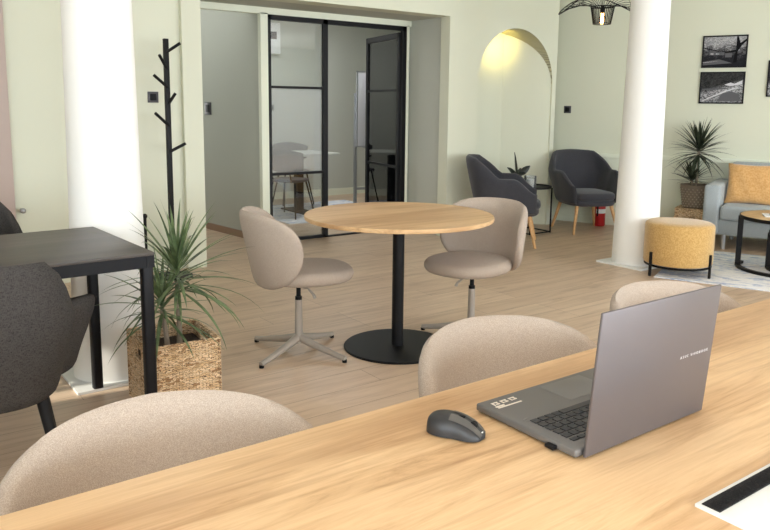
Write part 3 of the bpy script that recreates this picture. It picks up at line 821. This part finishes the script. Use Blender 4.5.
def weave_box(t, w_, d_, h_, mat, holes):
    th = .014
    for nm, sx in (('left', -1), ('right', 1)):
        b = MB(); x = sx * (w_ / 2 - th / 2)
        if holes:
            b.box((x, 0, (h_ - .085) / 2), (th, d_, h_ - .085)); b.box((x, 0, h_ - .019), (th, d_, .038))
            for sy in (-1, 1): b.box((x, sy * (d_ / 4 + .024), h_ - .0615), (th, d_ / 2 - .048, .047))
        else: b.box((x, 0, h_ / 2), (th, d_, h_))
        b.build('side_panel', mat, t, smooth=0)
    for sy in (-1, 1):
        MB().box((0, sy * (d_ / 2 - th / 2), h_ / 2), (w_ - 2 * th, th, h_)).build('end_panel', mat, t, smooth=0)
    b = MB(); r_ = .006
    q = [(-w_ / 2, -d_ / 2), (w_ / 2, -d_ / 2), (w_ / 2, d_ / 2), (-w_ / 2, d_ / 2)]
    for i in range(4):
        b.cone((*q[i], h_), (*q[(i + 1) % 4], h_), .0075, seg=8); b.cone((*q[i], 0), (*q[i], h_), .006, seg=8)
    b.build('rim', M['basket'], t)

t = thing('potted_dracaena', 'green dracaena in a square woven basket beside the black desk', 'plant', (1.15, 3.215, 0), R(-3))
weave_box(t, .318, .335, .318, M['basket'], True)
b = MB(); b.box((0, 0, .13), (.28, .30, .26)); b.build('soil', M['soil'], t, smooth=0)
s1 = [(.03, .00, .25), (.035, .01, .38), (.025, .005, .46), (.03, .0, .56)]; s2 = [(-.03, -.02, .25), (-.04, -.03, .34), (-.055, -.035, .45)]
b = MB(); b.tube(s1, [.014, .012, .012, .011], 10); b.build('stem', M['bark'], t); b = MB(); b.tube(s2, [.013, .011, .010], 10); b.build('stem', M['bark'], t)
crown(MB(), (.03, 0, .52), 66, .40, .0095, -.2, 1.5, 1.15, 3, .13, 1.7, .30).build('leaf_crown', M['leaf'], t, smooth=60)
crown(MB(), (-.055, -.035, .42), 36, .32, .0095, -.2, 1.4, 1.0, 5, .08, 1.6, .30).build('leaf_crown', M['leaf'], t, smooth=60)

pp = Vector((7.28, 4.47, 0)) + D * .06
t = thing('woven_box', 'low woven box standing under the patterned plant pot', 'box', (pp.x, pp.y, 0), RZ)
weave_box(t, .33, .28, .31, M['basket'], False)
MB().box((0, 0, .306), (.30, .25, .008)).build('lid', M['basket'], t, smooth=0)
t = thing('potted_dracaena', 'dark dracaena in a dotted taupe pot beside the sofa', 'plant', (pp.x, pp.y, .3175), RZ)
prof = [(0, 0), (.11, 0), (.12, .01), (.153, .235), (.155, .245), (.145, .245), (.137, .21), (0, .21)]
MB().lathe(prof, seg=48).build('pot', M['pot'], t)
b = MB()
for r_ in range(8):
    z = .02 + r_ * .026; rad = .1205 + (z - .01) / .225 * .0325
    for k in range(22):
        a = 2 * PI * (k + .5 * (r_ % 2)) / 22; b.sphere((rad * math.cos(a), rad * math.sin(a), z), .0075, u=8, v=6)
b.build('dots', M['potdot'], t)
MB().lathe([(0, .212), (.135, .212)], seg=24).build('soil', M['soil'], t)
b = MB(); b.tube([(0, 0, .2), (.01, 0, .38), (.005, 0, .60)], .013, 10); b.build('stem', M['bark'], t)
b = MB(); b.tube([(-.03, 0, .2), (-.045, -.02, .30)], .011, 10); b.build('stem', M['bark'], t)
crown(MB(), (.005, 0, .55), 96, .36, .0125, -.55, 1.45, .75, 11, .12, .9, .235).build('leaf_crown', M['leaf_dark'], t, smooth=60)
crown(MB(), (-.045, -.02, .27), 50, .27, .011, .0, 1.3, .5, 12, .06, .9, .235).build('leaf_crown', M['leaf_dark'], t, smooth=60)

# ------------------------------------------------------------------ coat rack, switches, small wall things
t = thing('coat_rack', 'black pole coat rack with angled pegs against the front wall', 'coat rack', (2.03, 5.62, 0))
MB().lathe([(0, 0), (.15, 0), (.15, .012), (.03, .018), (0, .018)]).build('base', M['black'], t)
MB().box((0, 0, .92), (.036, .036, 1.83), bev=.003).build('pole', M['black'], t)
for z0, dx, dz in ((1.735, .095, .07), (1.61, -.07, .10), (1.475, -.115, .085), (1.345, .045, .085), (1.185, -.115, .095), (.985, .115, .065)):
    MB().cone((0, -.01, z0), (dx, -.05, z0 + dz), .0115, seg=12).build('peg', M['black'], t)
t = thing('knobbed_pole', 'thin black pole with a small round knob behind the green potted plant', 'pole', (1.80, 5.55, 0))
MB().cone((0, 0, 0), (0, 0, .50), .012).build('shaft', M['black'], t); MB().sphere((0, 0, .51), .020).build('knob', M['black'], t)

def switch(label, p, n, cat='light switch', s=.085, name='light_switch'):
    ang = math.atan2(n[1], n[0]) + PI / 2
    t = thing(name, label, cat, p, ang)
    MB().box((0, -.004, 0), (s, .008, s), bev=.002).build('plate', M['switch'], t); MB().box((0, -.009, 0), (s * .6, .004, s * .6), bev=.001).build('rocker', M['black'], t)
    return t
switch('dark square wall switch left of the coat rack', (2.0, FY + .05, 1.40), (0, -1))
switch('black switch on the grey corridor wall', (3.166, 7.55, 1.30), (-1, -.11), s=.13)
sw = wpt(0, .0, 1.30)
q = WB + D * -.42
switch('black switch on the pale wall above the front-facing armchair', (q.x, q.y, 1.33), (N.x, N.y))
tag(MB().cone((0, 0, 0), (0, -.05, 0), .012).sphere((0, -.06, 0), .02).build('door_stop', M['alu'], None, loc=(1.01, FY + .05, .58)), 'small metal knob on the wall by the far-left door', 'knob')

def picture(label, a, z, w_, h_, kind):
    p = WB + D * a + N * .001; t = thing('framed_print', label, 'picture', (p.x, p.y, z), RZ, 'black framed prints on the right wall')
    b = MB(); th = .018
    for sx in (-1, 1): b.box((sx * (w_ / 2 - .007), -th / 2, 0), (.014, th, h_))
    for sz in (-1, 1): b.box((0, -th / 2, sz * (h_ / 2 - .007)), (w_, th, .014))
    b.build('frame', M['black'], t, smooth=0)
    pr = MB().box((0, -.006, 0), (w_ - .026, .010, h_ - .026)).build('print', photo_mat('monochrome_print', kind), t, smooth=0)
    def ink(polys, m):
        b = MB(); q = len(polys)
        for k_, pl in enumerate(polys): b.poly([(x * (w_ - .03), -.0113, z * (h_ - .03)) for x, z in pl])
        b.build('ink_shape', m, pr, smooth=0)
    if kind == 0:
        ink([[(.22, -.38), (.30, -.38), (.31, .0), (.40, .20), (.5, .34), (.5, .42), (.36, .28), (.31, .5), (.27, .5), (.27, .1)], [(.27, .06), (.05, .0), (-.2, .05), (-.5, .15), (-.5, .12), (-.2, .01), (.05, -.05), (.27, -.02)]], M['ink'])
        ink([[(-.36, -.12), (-.36, -.02), (-.18, .05), (.0, -.02), (.0, -.12)], [(-.5, -.34), (-.12, -.26), (.2, -.40), (-.5, -.46)], [(.02, -.2), (.02, -.06), (.18, -.06), (.18, -.2)]], M['ink_mid'])
        ink([[(-.33, -.10), (-.33, -.05), (-.26, -.05), (-.26, -.10)], [(-.2, -.10), (-.2, -.05), (-.12, -.05), (-.12, -.10)], [(-.5, -.38), (-.1, -.32), (-.5, -.36)]], M['ink_light'])
    else:
        ink([[(-.48, -.03), (.1, .0), (.16, -.03), (-.2, -.08), (-.48, -.07)], [(-.1, -.46), (.02, -.2), (.2, -.12), (.42, -.2), (.46, -.46)]], M['ink_mid'])
        ink([[(-.48, -.46), (-.44, -.46), (.14, -.12), (.40, .0), (.38, .02), (.08, -.1)], [(.05, .10), (.2, .18), (.3, .14), (.48, .26), (.48, .12), (.2, .06)]], M['ink_light'])
def along(x, y): return (Vector((x, y, 0)) - WB).dot(D)
picture('upper black and white print of trees and a house on the right wall', along(7.625, 4.395), 1.96, .44, .335, 0)
picture('lower black and white print with a dark sky on the right wall', along(7.625, 4.395), 1.582, .44, .335, 1)
picture('black framed print at the right edge, cut off by the photo', along(7.79, 4.0) + .22, 1.675, .44, .37, 1)

# ------------------------------------------------------------------ pendant lamp
t = thing('pendant_lamp', 'black wire pendant lamp with a glowing bulb in front of the pale wall', 'lamp', (5.655, 4.457, 2.11))
b = MB(); R1 = .385
ring = lambda r, z, n=48: [(r * math.cos(2 * PI * k / n), r * math.sin(2 * PI * k / n), z) for k in range(n)]
def zr(r, a):
    u = (r - .08) / (R1 - .08); return .152 + .035 * math.sin(u * PI) - u * .10 * math.cos(2 * (a + YAW)) + u * .03
def ringw(r, n=60): return [(r * math.cos(2 * PI * k / n), r * math.sin(2 * PI * k / n), zr(r, 2 * PI * k / n)) for k in range(n)]
b.tube(ringw(R1), .005, 6, True); b.tube(ringw(.24), .002, 5, True); b.tube(ring(.08, .152), .005, 6, True)
for k in range(32):
    a = 2 * PI * k / 32; b.tube([(r * math.cos(a), r * math.sin(a), zr(r, a)) for r in (.08, .14, .2, .3, R1)], .0024, 5)
b.build('wire_brim', M['black'], t)
b = MB(); b.tube(ring(.105, .150, 32), .004, 6, True); b.tube(ring(.078, 0, 32), .004, 6, True)
for k in range(36):
    a = 2 * PI * k / 36; b.tube([(.105 * math.cos(a), .105 * math.sin(a), .150), (.078 * math.cos(a), .078 * math.sin(a), 0)], .0024, 5)
b.build('wire_cup', M['black'], t)
MB().cone((0, 0, .10), (0, 0, .165), .018).build('socket', M['black'], t)
bl = MB().lathe([(0, -.005), (.012, -.002), (.026, .02), (.03, .045), (.022, .075), (.014, .10), (0, .10)], seg=24).build('bulb', M['bulbglass'], t)
MB().cone((0, 0, .012), (0, 0, .092), .016, .010).build('filament', M['bulb'], bl)
MB().cone((0, 0, .17), (0, 0, CZ - 2.11), .003, seg=8).cone((0, 0, CZ - 2.135), (0, 0, CZ - 2.11), .05, seg=24).build('cord', M['black'], t)

# ------------------------------------------------------------------ things in the meeting room
t = thing('conference_table', 'pale table on a black leg behind the glass partition', 'table', (4.75, 8.25, 0))
MB().box((-.05, .05, .735), (.75, .7, .03), bev=.003).build('tabletop', M['wall_grey'], t)
for x in (-.12,): MB().box((x, -.03, .36), (.09, .09, .72)).box((x, -.03, .012), (.2, .6, .024)).build('leg', M['black'], t, smooth=0)
def glass_chair(label, loc, rz):
    c = thing('meeting_chair', label, 'chair', loc, rz, 'grey chairs behind the glass')
    b = MB(); pad(b, .22, .21, .43, .465, 3, .9, c=(0, 0)); b.build('seat', M['slate'], c, smooth=60)
    def path(s): th = s * R(60); return (.25 * math.sin(th), -.25 * math.cos(th) + .04, math.sin(th), -math.cos(th))
    b = MB(); bent_shell(b, path, lambda s: .83 - .05 * s * s, lambda s: .56 + .06 * s * s, lambda s, z: .15 * (z - .45), .03, 24, 10); b.build('backrest', M['slate'], c, smooth=70)
    for sx in (-1, 1):
        MB().tube([(sx * .12, -.16, .44), (sx * .14, -.24, .62)], .009).build('back_post', M['black'], c)
        for y in (-1, 1): MB().cone((sx * .15, y * .13, .44), (sx * .22, y * .23, 0), .011, .009, 10).build('leg', M['black'], c)
    return c
gc = glass_chair('grey chair nearest the glass partition on the left', (4.35, 7.95, 0), R(-60))
dup(gc, (4.95, 8.95, 0), R(170), 'grey chair beyond the white table, seen through the frosted pane')
tag(MB().box((0, 0, .003), (1.7, 1.5, .006)).build('carpet', M['rug'], None, loc=(4.9, 8.15, 0)), 'grey blue carpet under the table behind the glass', 'carpet')
t = thing('flip_chart', 'white flip chart board on a stand behind the open glass door', 'flip chart', (5.60, 7.75, 0), R(-8))
MB().box((0, 0, 1.30), (.75, .025, .92), bev=.006).build('board', M['whiteboard'], t)
b = MB()
for sx in (-1, 1): b.box((sx * .375, 0, 1.30), (.015, .032, .94))
for sz in (-1, 1): b.box((0, 0, 1.30 + sz * .462), (.765, .032, .015))
b.build('board_frame', M['alu'], t, smooth=0)
for sx in (-1, 1): MB().box((sx * .38, .03, .75), (.035, .03, 1.5)).box((sx * .38, .03, .02), (.04, .5, .03)).build('post', M['alu'], t, smooth=0)
MB().box((0, .03, .30), (.74, .03, .03)).box((0, -.05, .83), (.6, .08, .012)).build('crossbar', M['alu'], t, smooth=0)
t = thing('fuse_box', 'white wall panel with a dark window high behind the glass', 'fuse box', (4.90, 9.495, 2.25))
MB().box((0, -.03, 0), (.28, .06, .42), bev=.005).build('housing', M['white'], t); MB().box((0, -.061, .04), (.16, .006, .10)).build('window', M['switch'], t)
switch('small grey switch on the back wall behind the glass', (4.92, 9.498, 1.30), (0, -1), s=.08)

# ------------------------------------------------------------------ light
wd = bpy.data.worlds.new('world'); SC.world = wd; wd.use_nodes = True
bg = wd.node_tree.nodes['Background']; bg.inputs['Color'].default_value = (.84, .92, 1.0, 1); bg.inputs['Strength'].default_value = 1.5
def area(name, loc, direction, sx, sy, energy, color=(1, 1, 1)):
    l = bpy.data.lights.new(name, 'AREA'); l.shape = 'RECTANGLE'; l.size = sx; l.size_y = sy; l.energy = energy; l.color = color
    o = bpy.data.objects.new(name, l); COL.objects.link(o); o.location = loc
    o.rotation_euler = Vector(direction).to_track_quat('-Z', 'Z').to_euler(); return o
for u0, u1 in lo: area('window_light', (LX - .12, BY + (u0 + u1) / 2, 1.6), (1, 0, 0), u1 - u0, 1.7, 120 * (u1 - u0) / 2.4, (.85, .935, 1))
for u0, u1 in bo: area('window_light', (LX + (u0 + u1) / 2, BY - .12, 1.6), (0, 1, 0), u1 - u0, 1.7, 185, (.85, .935, 1))
area('window_light', wpt(sum(WO) / 2, -.2, 1.7), N, WO[1] - WO[0], 1.6, 120, (.85, .935, 1))  # daylight for the added right-wall window, brightens the far area
area('overhead_fill', (2.5, 2.6, CZ - .02), (0, 0, -1), 3.5, 3.5, 12, (.92, .97, 1))  # unseen soft fill from above, added; no ceiling fixture is modelled
area('meeting_room_fill', (4.7, 8.0, CZ - .02), (0, 0, -1), 1.2, 1.2, 34)  # unseen fill, added to brighten the interior behind the glass
area('corridor_fill', (2.7, 9.6, 1.3), (0, -1, 0), .8, 2.0, 22)  # unseen upright fill at the far end, added to lighten the corridor wall
area('corridor_fill', (2.62, 7.6, CZ - .02), (0, 0, -1), .5, 2.2, 9)  # second unseen corridor fill, added overhead without a fixture
sl = bpy.data.lights.new('niche_light', 'SPOT'); sl.energy = 8; sl.color = (1, .78, .20); sl.spot_size = R(150); sl.spot_blend = 1; sl.shadow_soft_size = .05
o = bpy.data.objects.new('niche_light', sl); COL.objects.link(o); o.location = (5.97, FY + .10, 2.03); o.rotation_euler = Vector((.05, .9, .1)).to_track_quat('-Z', 'Z').to_euler()
su = bpy.data.lights.new('sun', 'SUN'); su.energy = 5.0; su.angle = R(.6); su.color = (1, .93, .80)
o = bpy.data.objects.new('sun', su); COL.objects.link(o); o.rotation_euler = Vector((.95, -.1, -.5)).to_track_quat('-Z', 'Z').to_euler()

SC.view_settings.view_transform = 'Standard'; SC.view_settings.look = 'None'; SC.view_settings.gamma = 1; SC.view_settings.exposure = 0.16
SC.view_settings.use_curve_mapping = False
SC.cycles.max_bounces = 10; SC.cycles.diffuse_bounces = 6; SC.cycles.transparent_max_bounces = 12
SC.cycles.use_denoising = True; SC.cycles.sample_clamp_indirect = 6; SC.cycles.caustics_reflective = False; SC.cycles.caustics_refractive = False
